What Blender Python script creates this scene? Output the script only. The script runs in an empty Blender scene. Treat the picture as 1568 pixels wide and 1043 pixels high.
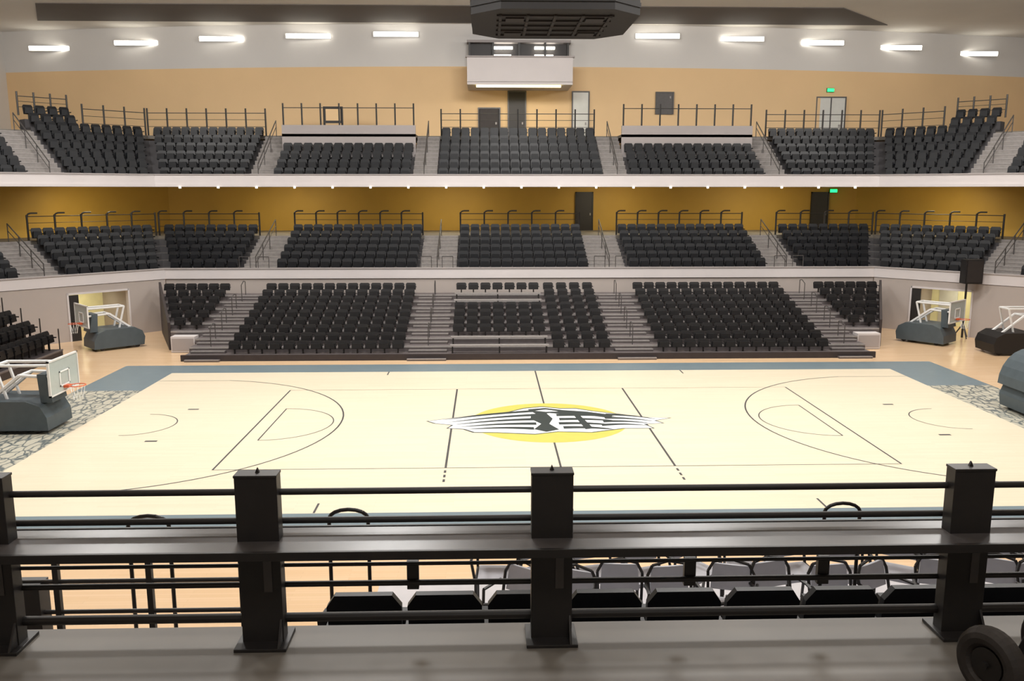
import bpy, math, random
from mathutils import Vector
random.seed(7)
S=bpy.context.scene
try:
    S.view_settings.view_transform='Standard'
    S.view_settings.look='None'
except Exception: pass

def lin(c):
    o=[]
    for v in c[:3]:
        v/=255.0
        o.append(v/12.92 if v<=.04045 else ((v+.055)/1.055)**2.4)
    return (*o,1)

def mat(name,col,rough=.6,var=.08,scale=3.0,metal=0,bump=0.0,spec=.5,emit=None,estr=0):
    m=bpy.data.materials.new(name); m.use_nodes=True
    nt=m.node_tree; b=nt.nodes['Principled BSDF']
    c=lin(col)
    tc=nt.nodes.new('ShaderNodeTexCoord'); nz=nt.nodes.new('ShaderNodeTexNoise')
    nz.inputs['Scale'].default_value=scale; nz.inputs['Detail'].default_value=4
    nt.links.new(tc.outputs['Object'],nz.inputs['Vector'])
    mr=nt.nodes.new('ShaderNodeMapRange')
    mr.inputs['From Min'].default_value=.3; mr.inputs['From Max'].default_value=.7
    mr.inputs['To Min'].default_value=1-var; mr.inputs['To Max'].default_value=1+var
    nt.links.new(nz.outputs['Fac'],mr.inputs['Value'])
    vm=nt.nodes.new('ShaderNodeVectorMath'); vm.operation='SCALE'
    vm.inputs[0].default_value=c[:3]
    nt.links.new(mr.outputs['Result'],vm.inputs['Scale'])
    nt.links.new(vm.outputs['Vector'],b.inputs['Base Color'])
    b.inputs['Roughness'].default_value=rough; b.inputs['Metallic'].default_value=metal
    b.inputs['Specular IOR Level'].default_value=spec
    if bump>0:
        bp=nt.nodes.new('ShaderNodeBump'); bp.inputs['Strength'].default_value=bump; bp.inputs['Distance'].default_value=.02
        nt.links.new(nz.outputs['Fac'],bp.inputs['Height']); nt.links.new(bp.outputs['Normal'],b.inputs['Normal'])
    if emit:
        b.inputs['Emission Color'].default_value=lin(emit); b.inputs['Emission Strength'].default_value=estr
    return m

def woodmat(name,c1,c2,rough=.3):
    m=bpy.data.materials.new(name); m.use_nodes=True
    nt=m.node_tree; b=nt.nodes['Principled BSDF']
    tc=nt.nodes.new('ShaderNodeTexCoord'); br=nt.nodes.new('ShaderNodeTexBrick')
    br.inputs['Color1'].default_value=lin(c1); br.inputs['Color2'].default_value=lin(c2)
    br.inputs['Mortar'].default_value=lin([v*.92 for v in c2]); br.inputs['Scale'].default_value=1
    br.inputs['Mortar Size'].default_value=.002; br.inputs['Brick Width'].default_value=1.8; br.inputs['Row Height'].default_value=.09
    nt.links.new(tc.outputs['Object'],br.inputs['Vector'])
    nt.links.new(br.outputs['Color'],b.inputs['Base Color'])
    b.inputs['Roughness'].default_value=rough
    return m

def camomat(name):
    m=bpy.data.materials.new(name); m.use_nodes=True
    nt=m.node_tree; b=nt.nodes['Principled BSDF']
    tc=nt.nodes.new('ShaderNodeTexCoord'); v=nt.nodes.new('ShaderNodeTexVoronoi'); v.feature='DISTANCE_TO_EDGE'
    v.inputs['Scale'].default_value=4.2; v.inputs['Randomness'].default_value=1
    mp=nt.nodes.new('ShaderNodeMapping'); mp.inputs['Scale'].default_value=(1.5,.6,1)
    nz=nt.nodes.new('ShaderNodeTexNoise'); nz.inputs['Scale'].default_value=2
    mx=nt.nodes.new('ShaderNodeMixRGB'); mx.inputs[0].default_value=.3
    nt.links.new(tc.outputs['Object'],mp.inputs['Vector']); nt.links.new(mp.outputs[0],mx.inputs[1]); 
    nt.links.new(tc.outputs['Object'],nz.inputs['Vector']); nt.links.new(nz.outputs['Color'],mx.inputs[2])
    nt.links.new(mx.outputs[0],v.inputs['Vector'])
    cr=nt.nodes.new('ShaderNodeValToRGB'); e=cr.color_ramp.elements
    e[0].position=.03; e[0].color=lin((96,104,104)); e[1].position=.13; e[1].color=lin((184,180,164))
    nt.links.new(v.outputs['Distance'],cr.inputs[0]); nt.links.new(cr.outputs[0],b.inputs['Base Color'])
    b.inputs['Roughness'].default_value=.35
    return m

M=dict(
 seat=mat('seat_black_plastic',(11,13,18),.42,.3,30,spec=.3),
 seat2=mat('seat_black_upholstery',(20,19,21),.42,.3,30,spec=.42),
 conc=mat('stair_concrete',(132,127,124),.8,.12,6,bump=.1),
 riser=mat('riser_dark_concrete',(66,64,66),.8,.1,3),
 fascia=mat('fascia_painted',(200,194,194),.6,.03,.6),
 fascia2=mat('fascia_grey_trim',(156,149,148),.6,.03,.6),  # darker grey for caps, sills and platform walls
 orange=mat('wall_orange_warm_lit',(233,199,152),.7,.03,.3),  # orange wall, with the warm lamplight on it put into the colour
 grey=mat('wall_paint_grey',(216,213,210),.7,.03,.3),
 wallg=mat('wall_paint_taupe',(168,158,152),.7,.03,.3),
 must=mat('wall_paint_mustard',(196,156,66),.6,.06,.5),
 ceil=mat('ceiling_paint',(234,230,224),.8,.03,.3),
 dark=mat('ceiling_dark_panel',(98,92,88),.8,.05,.4),
 rail=mat('rail_black_paint',(34,31,30),.45,.1,10),
 railg=mat('rail_grey_metal',(80,77,76),.4,.1,10,metal=.3),
 ledge=mat('ledge_dark_laminate',(76,72,71),.3,.22,4),
 floor2=mat('concourse_floor',(112,106,98),.6,.15,1.2,bump=.05),
 floor3=mat('near_concourse_floor',(104,98,90),.5,.2,1.0,bump=.05),
 line=mat('court_line_dark',(70,70,72),.4,.05,3),
 blue=mat('court_border_slate',(110,126,134),.3,.04,2),
 yellow=mat('logo_yellow',(200,190,92),.35,.03,3),
 white=mat('logo_white',(236,238,238),.35,.02,3),
 green=mat('logo_dark_green',(44,54,55),.35,.05,3),
 alu=mat('aluminium_nosing',(150,145,143),.45,.1,10,metal=.2),
 blk=mat('black_matte',(20,18,19),.55,.1,6),
 grid=mat('scoreboard_frame',(33,29,29),.5,.1,6),
 pad=mat('hoop_pad_slate',(68,78,84),.5,.08,4),
 wmetal=mat('white_metal',(215,215,214),.4,.03,6),
 glass=mat('backboard_acrylic',(170,180,178),.15,.03,6),
 rim=mat('rim_orange',(205,90,50),.4,.03,6),
 door=mat('door_dark',(46,42,42),.5,.1,3),
 doorl=mat('door_glass_light',(210,210,204),.3,.03,3),
 lamp=mat('fluorescent_tube',(255,250,235),.5,0,1,emit=(255,250,236),estr=7),
 lampw=mat('warm_strip_lamp',(255,240,170),.5,0,1,emit=(255,236,160),estr=5),
 exitg=mat('exit_sign_green',(40,230,110),.5,0,1,emit=(30,240,110),estr=3),
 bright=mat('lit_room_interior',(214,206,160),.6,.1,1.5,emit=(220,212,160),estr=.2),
 bleach=mat('bleacher_deck',(96,89,89),.6,.12,4),
 skirt=mat('bleacher_skirt',(48,41,42),.6,.12,4),
 rubber=mat('rubber_tyre',(44,39,36),.7,.1,20,bump=.2),
 chairg=mat('chair_grey_plastic',(178,178,186),.45,.05,6),
 platf=mat('platform_grey',(196,193,196),.6,.1,2),
 wood=woodmat('maple_court',(225,213,189),(220,207,182),.3),
 wood2=woodmat('maple_surround',(219,188,152),(213,180,142),.22),
 camo=camomat('baseline_camo'),
)

class MB:
    def __init__(s): s.v=[];s.f=[];s.m=[];s.mats=[]
    def mi(s,k):
        if k not in s.mats: s.mats.append(k)
        return s.mats.index(k)
    def hexa(s,p,k):
        n=len(s.v); s.v+=[tuple(q) for q in p]; i=s.mi(k)
        for f in ((3,2,1,0),(4,5,6,7),(0,1,5,4),(1,2,6,5),(2,3,7,6),(3,0,4,7)):
            s.f.append(tuple(n+a for a in f)); s.m.append(i)
    def box(s,x0,x1,y0,y1,z0,z1,k,T=None):
        p=[(x0,y0,z0),(x1,y0,z0),(x1,y1,z0),(x0,y1,z0),(x0,y0,z1),(x1,y0,z1),(x1,y1,z1),(x0,y1,z1)]
        if T: p=[T(*q) for q in p]
        s.hexa(p,k)
    def prism(s,pts,off,k):
        n=len(s.v);c=len(pts);i=s.mi(k)
        s.v+=[tuple(q) for q in pts]+[tuple(Vector(q)+Vector(off)) for q in pts]
        s.f.append(tuple(range(n+c-1,n-1,-1)));s.m.append(i)
        s.f.append(tuple(range(n+c,n+2*c)));s.m.append(i)
        for a in range(c):
            b=(a+1)%c; s.f.append((n+a,n+b,n+c+b,n+c+a)); s.m.append(i)
    def poly(s,pts,k):
        n=len(s.v); s.v+=[tuple(q) for q in pts]; s.f.append(tuple(range(n,n+len(pts)))); s.m.append(s.mi(k))
    def tube(s,a,b,r,k,n=6):
        a=Vector(a);b=Vector(b);d=b-a
        if d.length<1e-6:return
        d.normalize(); u=d.cross(Vector((0,0,1)))
        if u.length<1e-3:u=Vector((1,0,0))
        u.normalize(); w=d.cross(u)
        o=len(s.v);i=s.mi(k)
        for c in (a,b):
            for j in range(n):
                t=2*math.pi*(j+.5)/n; s.v.append(tuple(c+u*math.cos(t)*r+w*math.sin(t)*r))
        for j in range(n):
            q=(j+1)%n; s.f.append((o+j,o+q,o+n+q,o+n+j)); s.m.append(i)
        s.f.append(tuple(o+j for j in range(n-1,-1,-1)));s.m.append(i)
        s.f.append(tuple(o+n+j for j in range(n)));s.m.append(i)
    def path(s,pts,r,k,n=6):
        for a,b in zip(pts[:-1],pts[1:]): s.tube(a,b,r,k,n)
    def torus(s,c,ax,R,r,k,N=28,n=10,sq=1.0):
        c=Vector(c);ax=Vector(ax).normalized();u=ax.orthogonal().normalized();w=ax.cross(u)
        o=len(s.v);i=s.mi(k)
        for a in range(N):
            t=2*math.pi*a/N; d=u*math.cos(t)+w*math.sin(t)
            for b in range(n):
                q=2*math.pi*b/n; s.v.append(tuple(c+d*(R+r*math.cos(q))+ax*r*sq*math.sin(q)))
        for a in range(N):
            for b in range(n):
                s.f.append((o+a*n+b,o+((a+1)%N)*n+b,o+((a+1)%N)*n+(b+1)%n,o+a*n+(b+1)%n)); s.m.append(i)
    def build(s,name,parent=None,bevel=0,smooth=False):
        me=bpy.data.meshes.new(name); me.from_pydata(s.v,[],s.f)
        for k in s.mats: me.materials.append(M[k])
        me.polygons.foreach_set('material_index',s.m)
        if smooth: me.polygons.foreach_set('use_smooth',[True]*len(s.f))
        me.update(); o=bpy.data.objects.new(name,me); S.collection.objects.link(o)
        if parent:o.parent=parent
        if bevel:
            b=o.modifiers.new('b','BEVEL'); b.width=bevel; b.segments=2; b.limit_method='ANGLE'
        return o

def frame(ox,oy,deg):
    a=math.radians(deg);c,sn=math.cos(a),math.sin(a)
    return lambda s,w,z:(ox+c*s-sn*w, oy+sn*s+c*w, z)

TM=.4142
def seat(mb,T,s,w,z,h=1.0,k='seat'):
    W=.245
    zb,zt=z+.30*h,z+.82*h
    out=[(-W,zb),(W,zb),(W+.01,zt-.09*h),(W-.05,zt),(-W+.05,zt),(-W-.01,zt-.09*h)]
    n=len(mb.v);i=mb.mi(k)
    for dw in (0,.06):
        for (a,b) in out: mb.v.append(T(s+a,w+dw+(b-zb)*.22,b))
    c=6
    mb.f.append(tuple(range(n+c-1,n-1,-1)));mb.m.append(i);mb.f.append(tuple(range(n+c,n+2*c)));mb.m.append(i)
    for a in range(c):
        b=(a+1)%c; mb.f.append((n+a,n+b,n+c+b,n+c+a)); mb.m.append(i)
    p=[(-.22,-.13,z+.34*h),(.22,-.13,z+.34*h),(.22,-.02,z+.30*h),(-.22,-.02,z+.30*h),(-.19,-.10,z+.66*h),(.19,-.10,z+.66*h),(.19,.0,z+.66*h),(-.19,.0,z+.66*h)]
    mb.hexa([T(s+a,w+b,d) for a,b,d in p],k)
    mb.box(s-.03,s+.03,w-.02,w+.05,z,z+.4*h,'rail',T)
    mb.box(s+.25,s+.28,w-.2,w+.1,z+.5*h,z+.55*h,k,T)

def section(name,T,s0,s1,m0,m1,rows,dep,rise,z0,w0=.2,h=1.0,k='seat',skip=(),start=0,low=.5,zmin=-9):
    mb=MB()
    for r in range(start,rows):
        a=w0+r*dep;b=a+dep;z=z0+r*rise; zl=max(zmin,z-rise-low)
        mb.hexa([T(s0-m0*a,a,zl),T(s1+m1*a,a,zl),T(s1+m1*b,b,zl),T(s0-m0*b,b,zl),
                 T(s0-m0*a,a,z),T(s1+m1*a,a,z),T(s1+m1*b,b,z),T(s0-m0*b,b,z)],'riser')
        l=s0-m0*a+.08;rr=s1+m1*a-.08
        n=int((rr-l)/.54)
        if r in skip or n<1: continue
        st=(rr-l)/n
        for i in range(n): seat(mb,T,l+st*(i+.5),a+.5,z,h,k)
    return mb.build(name)

def aisle(name,T,s0,s1,rows,dep,rise,z0,w0=.2,rail=True,mats=('conc','alu'),low=.5,zmin=-9):
    mb=MB()
    for r in range(rows*2):
        a=w0+r*dep/2;z=z0-rise/2+(r+1)*rise/2
        mb.box(s0+.01,s1-.01,a,a+dep/2,max(zmin,z-rise/2-low),z,mats[0],T)
        mb.box(s0+.02,s1-.02,a-.012,a+.06,z-.03,z+.008,mats[1],T)
    if rail:
        c=(s0+s1)/2
        for f in (.05,.35,.65,.95):
            w=w0+rows*dep*f; z=z0+rows*rise*f
            mb.tube(T(c,w,z-.25),T(c,w,z+.85),.025,'railg')
        mb.tube(T(c,w0+rows*dep*.05,z0+rows*rise*.05+.85),T(c,w0+rows*dep*.95,z0+rows*rise*.95+.85),.03,'railg')
        mb.tube(T(c,w0+rows*dep*.05,z0+rows*rise*.05+.5),T(c,w0+rows*dep*.95,z0+rows*rise*.95+.5),.02,'railg')
    return mb.build(name)

def backrail(T,s0,s1,w,z,h=1.1,step=1.3,hook=False,mid=True,name='back_guard_rail'):
    mb=MB(); n=max(1,round((s1-s0)/step))
    for i in range(n+1):
        s=s0+.05+(s1-s0-.1)*i/n
        mb.tube(T(s,w,z-.1),T(s,w,z+h+(.0 if hook else .18)),.05,'rail')
        if hook and i<n:
            pts=[T(s,w,z+h-.1),T(s+.05,w-.02,z+h+.03),T(s+.18,w-.03,z+h+.08),T(s+.5,w-.03,z+h+.08)]
            mb.path(pts,.04,'rail')
    mb.tube(T(s0,w,z+h*.93),T(s1,w,z+h*.93),.022,'rail')
    if mid:
        for q in (.35,.65): mb.tube(T(s0,w,z+h*q),T(s1,w,z+h*q),.014,'rail')
    return mb.build(name)

# ================= lower tier =================
LP=dict(rows=6,dep=.85,rise=.32,z0=2.78)
T0=frame(0,18.4,0); TR=frame(18.3,18.4,-45); TL=frame(-18.3,18.4,45)
TRS=frame(18.3+8.485,18.4-8.485,-90); TLS=frame(-18.3-8.485,18.4-8.485,90)
secs=[(T0,-3.5,3.5,0,0),(T0,-12.9,-5.45,0,0),(T0,5.45,12.9,0,0),(T0,-18.3,-14.7,TM,0),(T0,14.7,18.3,0,TM),
      (TR,0,4.6,TM,0),(TL,-4.6,0,0,TM),(TR,6.5,12,0,TM),(TL,-12,-6.5,TM,0),(TRS,0,6,TM,0),(TLS,-6,0,0,TM)]
for t,a,b,m0,m1 in secs:
    section('lower_tier_seating',t,a,b,m0,m1,zmin=2.64,**LP)
    wb=.2+6*.85+.12
    backrail(t,a-m0*wb+.05,b+m1*wb-.05,wb,4.66,1.2,1.3,hook=True)
for t,a,b in [(T0,-5.45,-3.5),(T0,3.5,5.45),(T0,-14.7,-12.9),(T0,12.9,14.7),(TR,4.6,6.5),(TL,-6.5,-4.6)]:
    aisle('lower_aisle_stairs',t,a,b,zmin=2.64,**LP)

def offp(path,d):
    out=[]
    for i,p in enumerate(path):
        p=Vector(p)
        ns=[]
        if i>0: e=(p-Vector(path[i-1])).normalized(); ns.append(Vector((-e.y,e.x)))
        if i<len(path)-1: e=(Vector(path[i+1])-p).normalized(); ns.append(Vector((-e.y,e.x)))
        if len(ns)==1: q=p+ns[0]*d
        else:
            m=(ns[0]+ns[1]).normalized(); q=p+m*(d/m.dot(ns[0]))
        out.append((q.x,q.y))
    return out
def wallpath(name,path,d0,d1,z0,z1,k,mb=None):
    own=mb is None
    if own: mb=MB()
    A=offp(path,d0);B=offp(path,d1)
    for i in range(len(path)-1):
        a,b,c,d=A[i],A[i+1],B[i+1],B[i]
        mb.hexa([(*a,z0),(*b,z0),(*c,z0),(*d,z0),(*a,z1),(*b,z1),(*c,z1),(*d,z1)],k)
    if own: return mb.build(name)
LPATH=[(-26.785,-6),(-26.785,9.915),(-18.3,18.4),(18.3,18.4),(26.785,9.915),(26.785,-6)]
UPATH=[(-28.285,-6),(-28.285,13.415),(-19.8,21.9),(19.8,21.9),(28.285,13.415),(28.285,-6)]
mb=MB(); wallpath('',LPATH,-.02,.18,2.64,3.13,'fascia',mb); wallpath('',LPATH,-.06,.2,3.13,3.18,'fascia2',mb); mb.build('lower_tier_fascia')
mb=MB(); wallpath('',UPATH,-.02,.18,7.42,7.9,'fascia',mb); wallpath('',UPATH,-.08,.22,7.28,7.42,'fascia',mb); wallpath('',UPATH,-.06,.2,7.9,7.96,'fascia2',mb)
for i in range(-9,10):
    mb.box(i*2.05-.05,i*2.05+.05,21.78,21.86,7.2,7.28,'lamp')
mb.build('upper_tier_fascia')
mb=MB()
mb.box(-18.3,18.3,18.45,18.6,0,2.62,'wallg')
for t,sg in ((TR,1),(TL,-1)):
    for a,b in ((0,1.9),(4.8,12)):
        s0,s1=(a,b) if sg>0 else (-b,-a)
        mb.box(s0,s1,.02,.2,0,2.62,'wallg',t)
    s0,s1=(1.9,4.8) if sg>0 else (-4.8,-1.9)
    mb.box(s0,s1,.02,.2,2.3,2.62,'wallg',t)
    mb.box(s0-.2,s0,.2,3.4,0,2.5,'wallg',t); mb.box(s1,s1+.2,.2,3.4,0,2.5,'wallg',t)
    mb.box(s0,s1,3.3,3.4,0,2.5,'bright',t); mb.box(s0,s1,.2,3.4,2.4,2.5,'ceil',t)
    mb.box(s0+.4,s0+1.3,3.24,3.3,0,2.1,'doorl',t)
    mb.box(s0-.02,s0+.06,-.03,.24,0,2.3,'fascia',t); mb.box(s1-.06,s1+.02,-.03,.24,0,2.3,'fascia',t); mb.box(s0,s1,-.03,.24,2.22,2.3,'fascia',t)
    mb.box(s0+.06,s0+.5,-.02,.05,0,2.2,'rail',t)
mb.box(-26.8,-26.6,-6,9.9,0,2.62,'wallg'); mb.box(26.6,26.8,-6,9.9,0,2.62,'wallg')
mb.build('wall_lower_bowl')

WP=[(-33.5,-6),(-33.5,12),(-22,29.9),(22,29.9),(33.5,12),(33.5,-6)]
def strip(mb,A,B,z0,z1,k):
    for i in range(len(A)-1):
        a,b,c,d=A[i],A[i+1],B[i+1],B[i]
        mb.hexa([(*a,z0),(*b,z0),(*c,z0),(*d,z0),(*a,z1),(*b,z1),(*c,z1),(*d,z1)],k)
mb=MB(); strip(mb,offp(LPATH,5.3),WP,4.35,4.55,'floor2'); mb.build('floor_lower_concourse')
mb=MB(); strip(mb,offp(UPATH,.22),WP,7.28,7.38,'ceil'); mb.build('ceiling_lower_concourse')
mb=MB(); wallpath('',WP,0,.15,4.55,7.28,'must',mb); mb.build('wall_lower_concourse')
for i,cx in enumerate((4.35,19.6)):
    mb=MB()
    mb.box(cx-.5,cx+.5,29.8,29.88,4.55,6.9,'door'); 
    for a,b in ((cx-.58,cx-.5),(cx+.5,cx+.58)): mb.box(a,b,29.76,29.88,4.55,6.98,'rail')
    mb.box(cx-.58,cx+.58,29.76,29.88,6.9,6.98,'rail'); mb.box(cx+.35,cx+.42,29.72,29.8,5.5,5.65,'alu')
    mb.build('door_%d'%(i+6))
# ================= upper tier =================
UP=dict(dep=.85,rise=.49,z0=7.5)
U0=frame(0,21.9,0); UR=frame(19.8,21.9,-45); UL=frame(-19.8,21.9,45)
URS=frame(28.285,13.415,-90); ULS=frame(-28.285,13.415,90)
for t,a,b,m0,m1,rows in [(U0,-4.65,4.65,0,0,6),(U0,-13.7,-6,0,0,4),(U0,6,13.7,0,0,4),(U0,-19.8,-15,TM,0,6),(U0,15,19.8,0,TM,6),
      (UR,0,4.2,TM,0,6),(UL,-4.2,0,0,TM,6),(UR,6,12,0,TM,6),(UL,-12,-6,TM,0,6),(URS,0,6,TM,0,6),(ULS,-6,0,0,TM,6)]:
    section('upper_tier_seating',t,a,b,m0,m1,rows=rows,zmin=7.4,**UP)
    wb=.2+6*.85+.15
    if rows==4:
        m=MB(); m.box(a,b,.2+4*.85,.2+4*.85+.15,8.6,10.8,'fascia2',t); m.box(a,b,.2+4*.85,wb+.1,10.15,10.3,'floor2',t)
        m.build('accessible_platform_wall')
        backrail(t,a+.05,b-.05,.2+4*.85+.1,10.8,1.05,1.1,mid=False)
    elif t in (UR,UL) and abs(a+b)<5:
        sg=1 if t is UR else -1
        p,q=sorted((sg*1.45,-sg*2.2)); backrail(t,p,q,wb,10.35,1.35,1.15)
        p,q=sorted((sg*1.5,sg*4.2)); backrail(t,p,q,wb+1.75,11.3,1.0,.9)
    else:
        backrail(t,a-m0*wb,b+m1*wb,wb,10.35,1.35,1.15)
section('upper_tier_seating',UR,1.5,4.2,0,0,rows=8,start=6,zmin=7.4,**UP)
section('upper_tier_seating',UL,-4.2,-1.5,0,0,rows=8,start=6,zmin=7.4,**UP)
for t,a,b in [(U0,-6,-4.65),(U0,4.65,6),(U0,-15,-13.7),(U0,13.7,15),(UR,4.2,6),(UL,-6,-4.2)]:
    aisle('upper_aisle_stairs',t,a,b,rows=6,zmin=7.4,**UP)
UW=[(-34.2,-6),(-34.2,15),(-30,31.5),(30,31.5),(36,15),(36,-6)]
mb=MB(); strip(mb,offp(UPATH,5.35),UW,10.1,10.3,'floor2'); mb.build('floor_upper_concourse')

# ================= room shell =================
mb=MB(); mb.box(-34.6,37.1,-36,36,-.3,0,'wood2'); mb.build('floor')
def wy(x): return 31.9+3.2*(x/31)**2
mb=MB(); xs=[-34.5+i*71.5/40 for i in range(41)]
for a,b in zip(xs[:-1],xs[1:]):
    for z0,z1,k in ((0,14.95,'orange'),(14.95,17.7,'grey')):
        mb.hexa([(a,wy(a),z0),(b,wy(b),z0),(b,wy(b)+.3,z0),(a,wy(a)+.3,z0),(a,wy(a),z1),(b,wy(b),z1),(b,wy(b)+.3,z1),(a,wy(a)+.3,z1)],k)
mb.build('wall_north')
mb=MB(); mb.box(-34.8,-34.5,-36,36,0,17.7,'grey'); mb.build('wall_west')
mb=MB(); mb.box(37,37.3,-36,36,0,17.7,'grey'); mb.build('wall_east')
mb=MB(); mb.box(-34.8,37.3,-36.3,-36,0,17.7,'grey'); mb.build('wall_south')
mb=MB(); mb.box(-34.8,37.3,-36,36.3,17.6,17.9,'ceil'); mb.build('ceiling')
mb=MB(); mb.prism([(-30,31.6,17.56),(24,31.6,17.56),(19,26.4,17.56),(-27.5,26.4,17.56)],(0,0,.04),'dark'); mb.build('trim_ceiling_dark_panel')
for x in (-30.9,-24.8,-19,-13.3,-7.65,9.2,14.85,20.4,26.1,32.0):
    mb=MB(); y=wy(x)-.03; h=16.95-.55*(abs(x)/31)**2
    mb.box(x-1.45,x+1.45,y-.12,y-.02,h-.16,h+.16,'wmetal'); mb.box(x-1.4,x+1.4,y-.22,y-.12,h-.13,h+.13,'lamp')
    mb.build('fluorescent_wall_light')

mb=MB()
mb.box(-3.05,3.4,28.6,28.8,13.6,15.05,'fascia'); mb.box(-3.05,-2.9,28.8,31.85,13.6,15.05,'fascia'); mb.box(3.25,3.4,28.8,31.85,13.6,15.05,'fascia')
mb.box(-3.05,3.4,28.6,31.85,13.45,13.62,'fascia'); mb.box(-3.15,3.5,28.5,28.85,15.05,15.13,'fascia2')
mb.box(-3.0,3.4,31.6,31.85,15.05,16.3,'door'); mb.box(-3.1,3.5,31.0,31.85,16.3,16.45,'fascia2')
for x in (-3.0,-1.5,0.15,1.8,3.25): mb.box(x,x+.12,31.0,31.6,15.1,16.3,'rail')
for x in (-1.5,1.2):
    mb.box(x,x+1.3,31.3,31.5,15.95,16.1,'lamp'); mb.box(x,x+1.2,31.3,31.5,15.5,15.6,'lamp')
mb.box(-2.5,2.7,28.75,28.95,13.32,13.44,'lampw'); mb.box(-.4,.8,28.9,29.1,16.8,16.95,'rail')
mb.box(-.35,-.28,29,31.85,16.85,16.92,'rail'); mb.box(.68,.75,29,31.85,16.85,16.92,'rail')
mb.build('press_box')
def door(name,x,w,z0,z1,k,dbl=False):
    mb=MB(); y=wy(x)-.02
    mb.box(x-w/2,x+w/2,y-.08,y,z0,z1,k)
    for a in (x-w/2-.08,x+w/2): mb.box(a,a+.08,y-.12,y,z0,z1+.08,'railg')
    mb.box(x-w/2,x+w/2,y-.12,y,z1,z1+.08,'railg')
    if dbl: mb.box(x-.04,x+.04,y-.11,y,z0,z1,'railg')
    mb.box(x+w*.3,x+w*.38,y-.14,y-.07,z0+1.0,z0+1.15,'alu')
    return mb.build(name)
door('door_2',.1,1.05,10.3,13.35,'door'); door('door_3',4.25,1.0,10.3,13.35,'doorl'); door('door_4',21.3,1.9,10.3,13.2,'doorl',True)
door('grey_poster_1',9.8,1.05,12.0,13.35,'railg'); door('door_5',-1.7,1.3,10.3,12.3,'skirt')  # the first is a grey wall poster, shaped with the door function
for x,y,z in ((21.2,wy(21.2)-.12,13.7),(20.4,29.7,7.05),(-29.5,17.4,6.9),(31.0,15.2,6.9)):
    mb=MB(); mb.box(x-.22,x+.22,y-.05,y+.02,z-.1,z+.1,'exitg'); mb.box(x-.25,x+.25,y,y+.07,z-.13,z+.13,'rail'); mb.build('exit_sign')
def tvcart(x,y,z):
    mb=MB(); mb.box(x-.6,x+.6,y-.04,y+.04,z+.9,z+1.9,'rail'); mb.box(x-.45,x+.45,y-.05,y-.04,z+1.05,z+1.75,'orange')
    for a in (-.55,.55): mb.tube((x+a,y,z),(x+a,y,z+1.9),.07,'rail'); mb.box(x+a-.05,x+a+.05,y-.3,y+.3,z,z+.08,'rail')
    mb.tube((x-.5,y,z+.4),(x+.5,y,z+.4),.03,'rail'); mb.build('rolling_monitor_stand')
tvcart(-11.4,29.5,10.3)

# scoreboard
mb=MB()
oc=[(-2.3,-1.5),(-1.5,-2.3),(1.5,-2.3),(2.3,-1.5),(2.3,1.5),(1.5,2.3),(-1.5,2.3),(-2.3,1.5)]
mb.prism([(a,b,11.8) for a,b in oc],(0,0,2.8),'blk')
mb.prism([(a*1.01,b*1.01,12.0) for a,b in oc],(0,0,.12),'blk')
for q in (-1.5,-.75,0,.75,1.5):
    mb.box(q-.04,q+.04,-1.6,1.6,11.75,11.8,'grid'); mb.box(-1.6,1.6,q-.04,q+.04,11.75,11.8,'grid')
for a in (-1.1,1.1):
    for b in (-1.1,1.1): mb.box(a-.25,a+.25,b-.25,b+.25,11.72,11.8,'grid'); mb.tube((a,b,14.6),(a,b,17.6),.04,'rail')
for y in (-2.33,2.33): mb.box(-1.4,1.4,y-.03,y+.03,12.6,14.2,'grid')
for x in (-2.33,2.33): mb.box(x-.03,x+.03,-1.4,1.4,12.6,14.2,'grid')
mb.build('hanging_scoreboard')

# ================= court =================
court=bpy.data.objects.new('basketball_court',None); S.collection.objects.link(court)
mb=MB()
def flat(x0,x1,y0,y1,z,k): mb.box(x0,x1,y0,y1,.001,z,k)
flat(-14.33,14.33,-7.62,7.62,.006,'wood')
flat(-16.7,16.7,7.62,9.1,.006,'blue'); flat(-16.7,16.7,-9.1,-7.62,.006,'blue')
for s in (-1,1):
    a,b=sorted((s*14.33,s*16.7))
    flat(a,b,4.6,7.62,.006,'blue'); flat(a,b,-7.62,-4.6,.006,'blue'); flat(a,b,-4.6,4.6,.006,'camo')
mb.build('court_surface',court)
mb=MB(); z=.009
def ln(x0,y0,x1,y1,w=.05,k='line'):
    d=Vector((x1-x0,y1-y0)).normalized(); n=Vector((-d.y,d.x))*w/2
    mb.poly([(x0-n.x,y0-n.y,z),(x1-n.x,y1-n.y,z),(x1+n.x,y1+n.y,z),(x0+n.x,y0+n.y,z)],k)
def arc(cx,cy,r,a0,a1,w=.035,n=40):
    for i in range(n):
        t0=math.radians(a0+(a1-a0)*i/n);t1=math.radians(a0+(a1-a0)*(i+1)/n)
        mb.poly([(cx+math.cos(t)*q,cy+math.sin(t)*q,z) for t,q in ((t0,r-w/2),(t0,r+w/2),(t1,r+w/2),(t1,r-w/2))],'line')
ln(0,-7.62,0,-2.3,.055); ln(0,2.3,0,7.62,.055)
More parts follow.
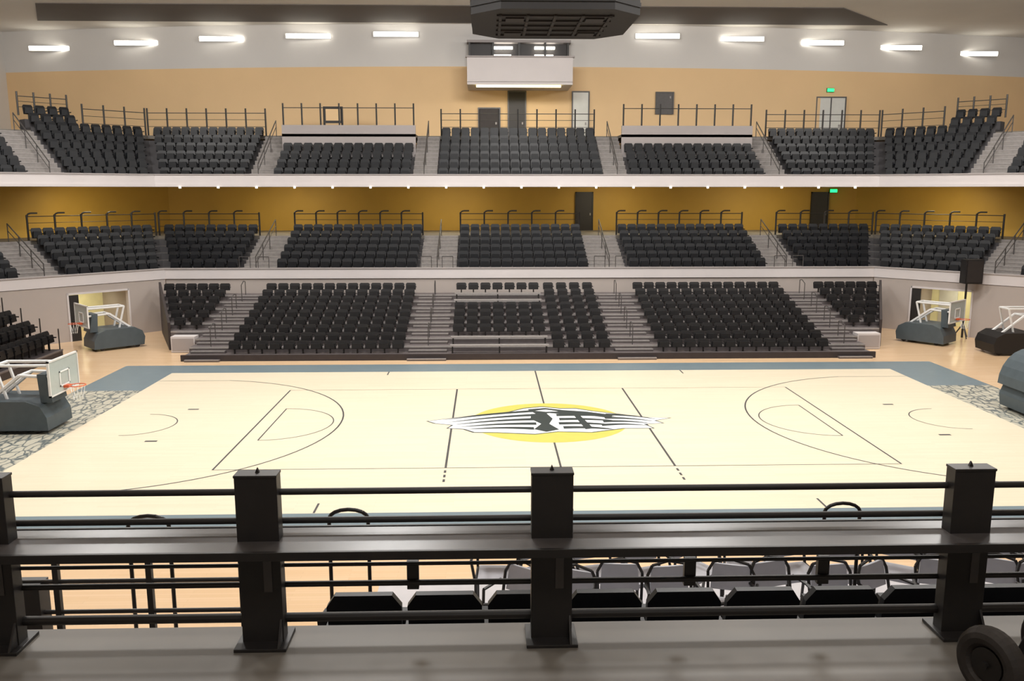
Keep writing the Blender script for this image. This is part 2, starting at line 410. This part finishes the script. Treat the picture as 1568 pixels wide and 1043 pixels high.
for s in (-1,1):
    ln(s*3,-4.5,s*3,4.5,.06); 
    for i in range(3): ln(s*3,-4.7-i*.35,s*3,-4.9-i*.35,.06)
    ln(s*9,-4.5,s*9,4.5,.05)
    ln(s*8.53,-1.83,s*8.53,1.83,.04)
    hx=s*12.75
    if s<0: arc(hx,0,6.3,-80,80,.05); arc(s*8.53,0,1.83,-90,90); arc(hx,0,1.22,-90,90)
    else: arc(hx,0,6.3,100,260,.05); arc(s*8.53,0,1.83,90,270); arc(hx,0,1.22,90,270)
    for y in (-6.2,6.2): ln(s*11.65,y,s*14.3,y,.03)
    for y in (-1.83,1.83): ln(s*11.4,y,s*11.75,y,.12)
    for y in (7.3,-7.3): ln(s*5.8,y-.3,s*5.8,y+.3,.05)
ln(-9,-4.5,9,-4.5,.03); ln(-9,4.5,9,4.5,.02)
mb.build('court_lines',court)
mb=MB()
mb.poly([(2.45*math.cos(t*math.pi/24),2.3*math.sin(t*math.pi/24),.008) for t in range(48)],'yellow')
def lp(pts,k,zz): mb.poly([(a,b,zz) for a,b in pts],k)
body=[(-3.75,.12),(-2.9,.5),(-2.1,.85),(-1.2,1.15),(-.7,1.6),(-.1,1.8),(.5,1.55),(1.0,1.55),(1.5,1.2),(2.4,.75),(3.0,.4),(3.85,.3),(3.3,.0),(3.5,-.3),(2.9,-.4),(3.1,-.85),(2.2,-.85),(1.2,-1.25),(.2,-1.15),(-.5,-1.4),(-1.6,-1.2),(-2.3,-1.15),(-2.6,-.8),(-3.1,-.7),(-2.95,-.35),(-3.5,-.15)]
lp([(a*1.02,b*1.05) for a,b in body],'green',.0095); lp(body,'white',.010)
def swoosh(x0,y0,x1,y1,w,k='green',zz=.012,c=.12,p=.7):
    n=10;up=[];dn=[]
    for i in range(n+1):
        t=i/n; x=x0+(x1-x0)*t; y=y0+(y1-y0)*t+c*math.sin(math.pi*t); h=w*t**p+.01
        up.append((x,y+h/2)); dn.append((x,y-h/2))
    lp(up+dn[::-1],k,zz)
for i in range(5):
    swoosh(-3.35+.2*i,.22-.27*i,-.1-.1*i,1.35-.54*i,.28)
for i in range(4):
    swoosh(3.45-.15*i,.15-.24*i,1.9-.1*i,.78-.42*i,.24)
lp([(-.6,1.5),(0,1.65),(.6,1.35),(1.3,1.15),(2.1,.7),(2.0,.3),(1.2,.75),(.5,.85),(.1,1.0),(-.3,.8)],'green',.0128)
lp([(-.5,.9),(.0,.95),(.15,.3),(.0,-.3),(.25,-.95),(-.15,-1.2),(-.5,-.9),(-.25,-.3),(-.55,.3)],'green',.0129)
# interlaced diagonal bands between the dark mass and the right tip
for i,(a,b) in enumerate(((.3,.62),(.35,.12),(.3,-.38),(.4,-.85))):
    swoosh(2.2-.1*i,b-.12,a,b+.12,.27,'green',.013,.1,.35)
lp([(.85,.75),(1.05,.7),(1.3,-.85),(1.05,-.95)],'green',.0133); lp([(-.35,1.3),(.0,1.45),(.4,1.2),(.0,1.15)],'white',.0135)
mb.build('court_center_logo',court)

# ================= retractable bleachers =================
bl=bpy.data.objects.new('retractable_bleachers',None); S.collection.objects.link(bl)
B=frame(0,10.1,0)
rows=9;dep=.85;rise=.22;z0=.2
def WX(w): return 16.0+(w-2.3)*.43
mb=MB()
for r in range(rows):
    a=r*dep;b=a+dep; z=z0+r*rise; zl=max(0,z-rise-.25) if r else 0
    if r<3: mb.box(-14.75,14.75,a,b,zl,z,'bleach',B); X=14.75
    else:
        X=WX(a)
        mb.hexa([B(-X,a,zl),B(X,a,zl),B(WX(b),b,zl),B(-WX(b),b,zl),B(-X,a,z),B(X,a,z),B(WX(b),b,z),B(-WX(b),b,z)],'bleach')
    mb.box(-X,X,a-.015,a+.05,z-.06,z+.006,'alu' if r else 'skirt',B)
mb.box(-14.8,14.8,-.12,0,0,.26,'skirt',B)
for s in (-1,1):
    a,b=3*dep,rows*dep-.05; p0,p1=s*WX(a),s*WX(b); q=s*.12
    L=[B(p0,a,0),B(p0+q,a,0),B(p1+q,b,0),B(p1,b,0)]; U=[B(p0,a,1.25),B(p0+q,a,1.25),B(p1+q,b,2.55),B(p1,b,2.55)]
    mb.hexa(L+U if s>0 else [L[1],L[0],L[3],L[2],U[1],U[0],U[3],U[2]],'skirt')
    a,b=sorted((s*14.85,s*15.9)); mb.box(a,b,1.9,2.45,.02,.72,'fascia',B); mb.box(a+.05,b-.05,1.88,1.9,.1,.64,'fascia2',B)
mb.build('deck',bl)
mb=MB()
for s0,s1 in ((-13.0,-5.45),(-3.5,.75),(.85,3.5),(5.45,13.0),(-99,-14.75),(14.75,99)):
    for r in range(rows):
        if (abs(s0)>14 or s1==99) and r<3: continue
        a,b=s0,s1
        if a==-99: a=-WX(r*dep+.3)
        if b==99: b=WX(r*dep+.3)
        if s0==-3.5 and r in (0,1,6,7):
            zz=z0+r*rise; mb.box(a,b,r*dep+.3,r*dep+.6,zz+.3,zz+.36,'alu',B)
            for q in (a+.1,(a+b)/2,b-.1): mb.box(q-.03,q+.03,r*dep+.35,r*dep+.55,zz,zz+.3,'rail',B)
            continue
        n=int((b-a)/.54)
        if n<1: continue
        st=(b-a)/n
        for i in range(n): seat(mb,B,a+st*(i+.5),r*dep+.5,z0+r*rise,.66,'seat2')
mb.build('seats',bl)
mb=MB()
for s0,s1 in ((-5.4,-3.55),(3.55,5.4),(-14.7,-13.05),(13.05,14.7)):
    for r in range(rows):
        z=z0+r*rise
        mb.box(s0+.1,s1-.1,r*dep-.30,r*dep+.0,max(0,z-rise-.02),z-rise/2,'bleach',B)
        mb.box(s0+.1,s1-.1,r*dep-.315,r*dep-.25,z-rise/2-.035,z-rise/2+.006,'alu',B)
        mb.box(s0,s1,r*dep-.02,r*dep+.06,z-.05,z+.012,'alu',B)
    for r in (1,3,5,7):
        c=(s0+s1)/2; z=z0+r*rise
        mb.path([B(c,r*dep+.2,z),B(c,r*dep+.2,z+.8),B(c,r*dep+.6,z+.95),B(c,r*dep+.9,z+.9),B(c,r*dep+.9,z+.2)],.02,'railg')
mb.build('aisle_steps',bl)
for a,b in ((-5.45,-3.5),(3.5,5.45),(-14.7,-12.9),(12.9,14.7)):
    mb=MB()
    for s in (a+.15,a+.7,b-.7,b-.15): mb.tube(T0(s,.1,3.18),T0(s,.1,3.75),.02,'railg')
    mb.tube(T0(a+.15,.1,3.75),T0(a+.7,.1,3.75),.02,'railg'); mb.tube(T0(b-.7,.1,3.75),T0(b-.15,.1,3.75),.02,'railg')
    mb.build('aisle_gate_rail')

# ================= hoops =================
def hoop(x,y,deg,s=1.0,padk='pad',board=True,boardz=1.15,arch=False):
    T=frame(x,y,deg); e=MB()
    off=lambda d: Vector(T(0,d*s,0))-Vector(T(0,0,0))
    pr=[(-2.3,.12),(-2.36,.5),(-2.25,.8),(-1.9,1.0),(-.6,1.0),(-.2,.85),(-.02,.5),(0,.12)]
    e.prism([T(a*s,-.75*s,b*s) for a,b in pr],off(1.5),padk)
    for a in (-2.0,-.4):
        for b in (-.6,.6):
            e.tube(T(a*s,b*s,.12),T(a*s,(b+.08)*s,.12),.11,'rubber',12)
    e.prism([T(-.3*s,-.45*s,.9*s),T(.05*s,-.45*s,.9*s),T(-.1*s,-.45*s,1.75*s),T(-.35*s,-.45*s,1.75*s)],off(.9),padk)
    if arch:
        pts=[T((-1.5-.95*math.cos(math.pi*j/12))*s,-.75*s,(.85+1.15*math.sin(math.pi*j/12))*s) for j in range(13)]
        e.prism(pts,off(1.5),padk)
        e.torus(T(-2.05*s,-.76*s,.75*s),off(1),.2,.02,'fascia',20,5); e.tube(T(-2.05*s,-.77*s,.75*s),T(-2.05*s,-.755*s,.75*s),.13,'fascia',16)
    for b in (-.35,.35):
        e.tube(T(-1.9*s,b*s,.9*s),T(-.9*s,b*s,1.7*s),.06*s,'wmetal'); e.tube(T(-.9*s,b*s,1.7*s),T(.2*s,b*s,(boardz+.5)*s),.05*s,'wmetal')
        e.tube(T(-1.3*s,b*s,.9*s),T(-1.6*s,b*s,2.0*s),.05*s,'wmetal'); e.tube(T(-1.6*s,b*s,2.0*s),T(.2*s,b*s,(boardz+.85)*s),.045*s,'wmetal')
    e.tube(T(-.9*s,-.35*s,1.7*s),T(-.9*s,.35*s,1.7*s),.05*s,'wmetal'); e.tube(T(-1.6*s,-.35*s,2*s),T(-1.6*s,.35*s,2*s),.05*s,'wmetal')
    if board:
        z0=boardz*s;z1=z0+1.07*s
        e.box(.2*s,.23*s,-.88*s,.88*s,z0+.03,z1-.03,'glass',T)
        for a,b,c,d in ((-.91,.91,z0,z0+.05),(-.91,.91,z1-.05,z1),(-.91,-.86,z0,z1),(.86,.91,z0,z1)): e.box(.19*s,.25*s,a*s,b*s,c,d,'wmetal',T)
        for a,b,c,d in ((-.3,.3,z0+.2,z0+.24),(-.3,.3,z0+.62,z0+.66),(-.3,-.26,z0+.2,z0+.66),(.26,.3,z0+.2,z0+.66)): e.box(.235*s,.255*s,a*s,b*s,c,d,'white',T)
        e.torus(T(.6*s,0,z0+.18),(0,0,1),.23*s,.015*s,'rim',20,6); e.box(.2*s,.38*s,-.1*s,.1*s,z0+.12,z0+.2,'rim',T)
        for i in range(10):
            t=2*math.pi*i/10; e.tube(T(.6*s+.22*s*math.cos(t),.22*s*math.sin(t),z0+.17),T(.6*s+.13*s*math.cos(t+.5),.13*s*math.sin(t+.5),z0-.25),.008,'white',4)
    return e.build('portable_basketball_hoop')
hoop(-14.85,-.3,0); hoop(17.4,.6,0,arch=True)
hoop(-19.8,12.7,222,.95); hoop(19.6,12.9,-50,.95)
hoop(22.4,10.9,0,1.0,'blk',False)
mb=MB(); mb.box(20.85,21.7,14.3,14.8,2.7,3.85,'blk'); mb.box(20.9,21.65,14.26,14.3,2.76,3.79,'grid')
mb.tube((21.25,14.85,.02),(21.25,14.85,3.85),.05,'rail',8); mb.tube((21.25,14.78,3.4),(21.25,14.88,3.4),.1,'rail')
for a in (30,150,270):
    t=math.radians(a); mb.tube((21.25,14.85,.7),(21.25+.4*math.cos(t),14.85+.4*math.sin(t),.02),.03,'rail')
mb.build('loudspeaker_on_stand')
E=frame(-20.2,11.1,90)
mb=MB()
for r in range(6):
    mb.box(-16,0,r*.75,r*.75+.75,0,.35+r*.45,'skirt',E); mb.box(-16,0,r*.75-.02,r*.75+.04,.29+r*.45,.36+r*.45,'bleach',E)
    if r<5:
        for i in range(29): seat(mb,E,-.3-i*.54,r*.75+.4,.35+r*.45,1.0,'seat2')
    mb.tube(E(-.03,r*.75+.1,.3+r*.45),E(-.03,r*.75+.1,1.25+r*.45),.025,'rail')
mb.build('end_bleacher')

# ================= foreground =================
FZ=4.5; D0=-26.1
mb=MB(); mb.box(-12,12,-36,-21.15,4.3,4.5,'floor3'); mb.box(-12,12,-21.25,-21.15,3.62,4.3,'conc'); mb.build('floor_near_concourse')
mb=MB()
yp=D0+4.78
for x in (-4.75,-3.22,-1.53,.93,3.4,5.6,-7.1):
    mb.box(x-.12,x+.12,yp-.05,yp+.05,FZ,5.53,'rail')
    mb.box(x-.123,x+.123,yp-.055,yp+.055,5.52,5.535,'rail')
    mb.box(x-.15,x+.15,yp-.14,yp+.12,FZ,FZ+.02,'rail')
    mb.prism([(x+.1,yp-.14,FZ+.02),(x+.1,yp-.05,FZ+.02),(x+.1,yp-.05,FZ+.16)],(.015,0,0),'rail')
    mb.box(x+.02,x+.07,yp-.056,yp-.05,4.83,5.03,'railg')
    mb.prism([(x-.015,yp,5.53),(x+.015,yp,5.53),(x,yp,5.565)],(0,.02,0),'rail')
for z,r,dy in ((5.41,.02,.03),(5.20,.02,.12),(4.95,.012,.05),(4.83,.018,.05),(4.63,.028,.03)):
    mb.tube((-8,yp+dy,z),(7,yp+dy,z),r,'rail',10)
for x in (-2.35,-.69,.12,2.2): mb.box(x-.035,x+.035,yp+.06,yp+.1,4.78,4.96,'rail')
mb.box(-8,7,yp-.2,yp+.17,5.115,5.14,'ledge'); mb.box(-8,7,yp-.215,yp-.19,5.09,5.142,'rail'); mb.box(-8,7,yp+.16,yp+.18,5.09,5.145,'rail')
mb.build('guard_railing_with_ledge',bevel=.004)

mb=MB()
NT=frame(0,-20.0,180)
mb.box(-8,3.3,0,1.14,2.4,3.58,'riser',NT)
mb.box(-8,3.3,-.95,0,2.16,3.0,'riser',NT)
n=20
for i in range(n): seat(mb,NT,-7.7+i*.55,.42,3.58,1.02)
for i in range(n): seat(mb,NT,-7.45+i*.55,-.45,3.0,1.05)
mb.build('near_seating_rows')
mb=MB()
mb.box(-3.3,8,-19.0,-15.6,2.0,2.13,'platf'); mb.box(-3.3,8,-15.75,-15.6,0,2.0,'wallg')
mb.box(-3.3,-3.15,-21.1,-15.6,0,2.0,'wallg')
mb.build('near_platform')
mb=MB()
def tchair(x,y,z,deg):
    T=frame(x,y,deg)
    for a in (-.24,.24):
        mb.path([T(a,-.22,z),T(a,-.2,z+.42),T(a,.18,z+.46),T(a*1.05,.26,z+.75),T(a*.8,.28,z+.86),T(0,.29,z+.9)],.018,'rail',6)
        mb.tube(T(a,.2,z),T(a,.16,z+.46),.018,'rail',6)
        mb.path([T(a,-.2,z+.42),T(a*1.25,-.1,z+.66),T(a*1.2,.22,z+.66)],.018,'rail',6)
    mb.hexa([T(-.22,-.2,z+.42),T(.22,-.2,z+.42),T(.22,.2,z+.44),T(-.22,.2,z+.44),T(-.22,-.2,z+.47),T(.22,-.2,z+.47),T(.22,.2,z+.48),T(-.22,.2,z+.48)],'chairg')
    mb.hexa([T(-.22,.22,z+.56),T(.22,.22,z+.56),T(.22,.25,z+.56),T(-.22,.25,z+.56),T(-.2,.27,z+.84),T(.2,.27,z+.84),T(.2,.3,z+.84),T(-.2,.3,z+.84)],'chairg')
for y,o in ((-18.25,0),(-17.3,.25),(-16.4,.1)):
    for i in range(16):
        x=-1.9+i*.6+o
        tchair(x,y+random.uniform(-.1,.1),2.14,random.uniform(-40,40))
mb.build('platform_chairs')
mb=MB()
for x in (-6.8,-5.9,-4.95,-4.3,-3.65,-3.4): mb.box(x-.02,x+.02,-20.3,-20.26,3.5,4.75,'rail')
for z in (3.72,3.95,4.17,4.4,4.72): mb.tube((-7,-20.28,z),(-3.4,-20.28,z),.016,'rail',8)
mb.box(-5.3,-5.05,-20.34,-20.2,3.5,4.4,'rail')
mb.box(-8,-3.38,-20.4,-20.15,3.3,3.5,'conc'); mb.box(-8,-3.38,-20.4,-20.15,0,3.3,'wallg')
mb.build('vomitory_guard_rail')
for x,y,zb,zt in ((-4.6,-19.5,0,4.5),(-3.05,-19.3,3.0,4.46),(1.28,-18.8,2.13,4.28)):
    mb=MB()
    pts=[(x-.16,y,zb)]
    for j in range(9):
        t=math.pi*(1-j/8); pts.append((x+.16*math.cos(t),y,zt+.08*math.sin(t)))
    pts.append((x+.16,y,zb)); mb.path(pts,.016,'rail',8)
    mb.build('aisle_handrail_loop')
mb=MB(); c=(.72,-22.02,4.695)
ax=Vector((.9,.35,0)).normalized()
mb.torus(c,ax,.14,.055,'rubber',32,12,1.1)
C=Vector(c); mb.tube(C-ax*.04,C+ax*.04,.09,'rail',20); mb.tube(C-ax*.06,C+ax*.5,.02,'rail',10)
C2=C+ax*.5; mb.torus(tuple(C2),ax,.14,.055,'rubber',32,12,1.1); mb.tube(C2-ax*.04,C2+ax*.04,.09,'rail',20)
for q in (.2,.38):
    P=C+ax*q; mb.tube(P,P+Vector((.03,-.1,.3)),.018,'rail',8)
mb.tube(C+ax*.2+Vector((.03,-.1,.3)),C+ax*.38+Vector((.03,-.1,.3)),.018,'rail',8)
mb.tube(C+ax*.2+Vector((.01,-.05,.15)),C+ax*.38+Vector((.01,-.05,.15)),.015,'rail',8)
mb.build('hand_truck')

# ================= lights =================
def area(name,loc,rot,sx,sy,e,col=(1,.985,.96)):
    l=bpy.data.lights.new(name,'AREA'); l.shape='RECTANGLE'; l.size=sx; l.size_y=sy; l.energy=e; l.color=col
    o=bpy.data.objects.new(name,l); o.location=loc; o.rotation_euler=rot; S.collection.objects.link(o); return o
for x in (-16,-5.5,5.5,16):
    for y in (-6,5):
        area('arena_flood_and_wall_fill',(x,y,17.2),(0,0,0),3,3,1330)
for x in (-22,0,22): area('arena_flood_and_wall_fill',(x,12,17.0),(math.radians(66),0,0),6,2,1650,(1,.97,.93))  # tilted row of fill lights, added to brighten the north wall
area('near_fill_light',(-1,-27,16),(math.radians(15),0,0),6,3,450)  # unseen fill light, added to brighten the near platform and chairs
for x in (-23,-14,-4,6,15,23):
    area('concourse_downlight',(x,26.0 if abs(x)<20 else 22,7.22),(math.radians(16),0,0),3,.4,125,(1,.88,.6))
area('press_box_underlight',(.1,29.4,13.2),(0,0,0),5,.5,40,(1,.88,.5))
area('tunnel_light',(-22.2,17.5,2.2),(0,0,0),1,1,30,(1,.95,.7)); area('tunnel_light',(22.2,17.5,2.2),(0,0,0),1,1,30,(1,.95,.7))
w=bpy.data.worlds.new('w'); S.world=w; w.use_nodes=True; w.node_tree.nodes['Background'].inputs[0].default_value=(.5,.5,.5,1); w.node_tree.nodes['Background'].inputs[1].default_value=.3

# ================= camera =================
cd=bpy.data.cameras.new('camera'); cam=bpy.data.objects.new('camera',cd); S.collection.objects.link(cam)
cam.location=(-1.9,-26.1,7.13); cam.rotation_euler=(math.radians(90-9.9),0,math.radians(-1.66))
cd.sensor_width=36; cd.lens=30.4; cd.clip_end=300
S.camera=cam
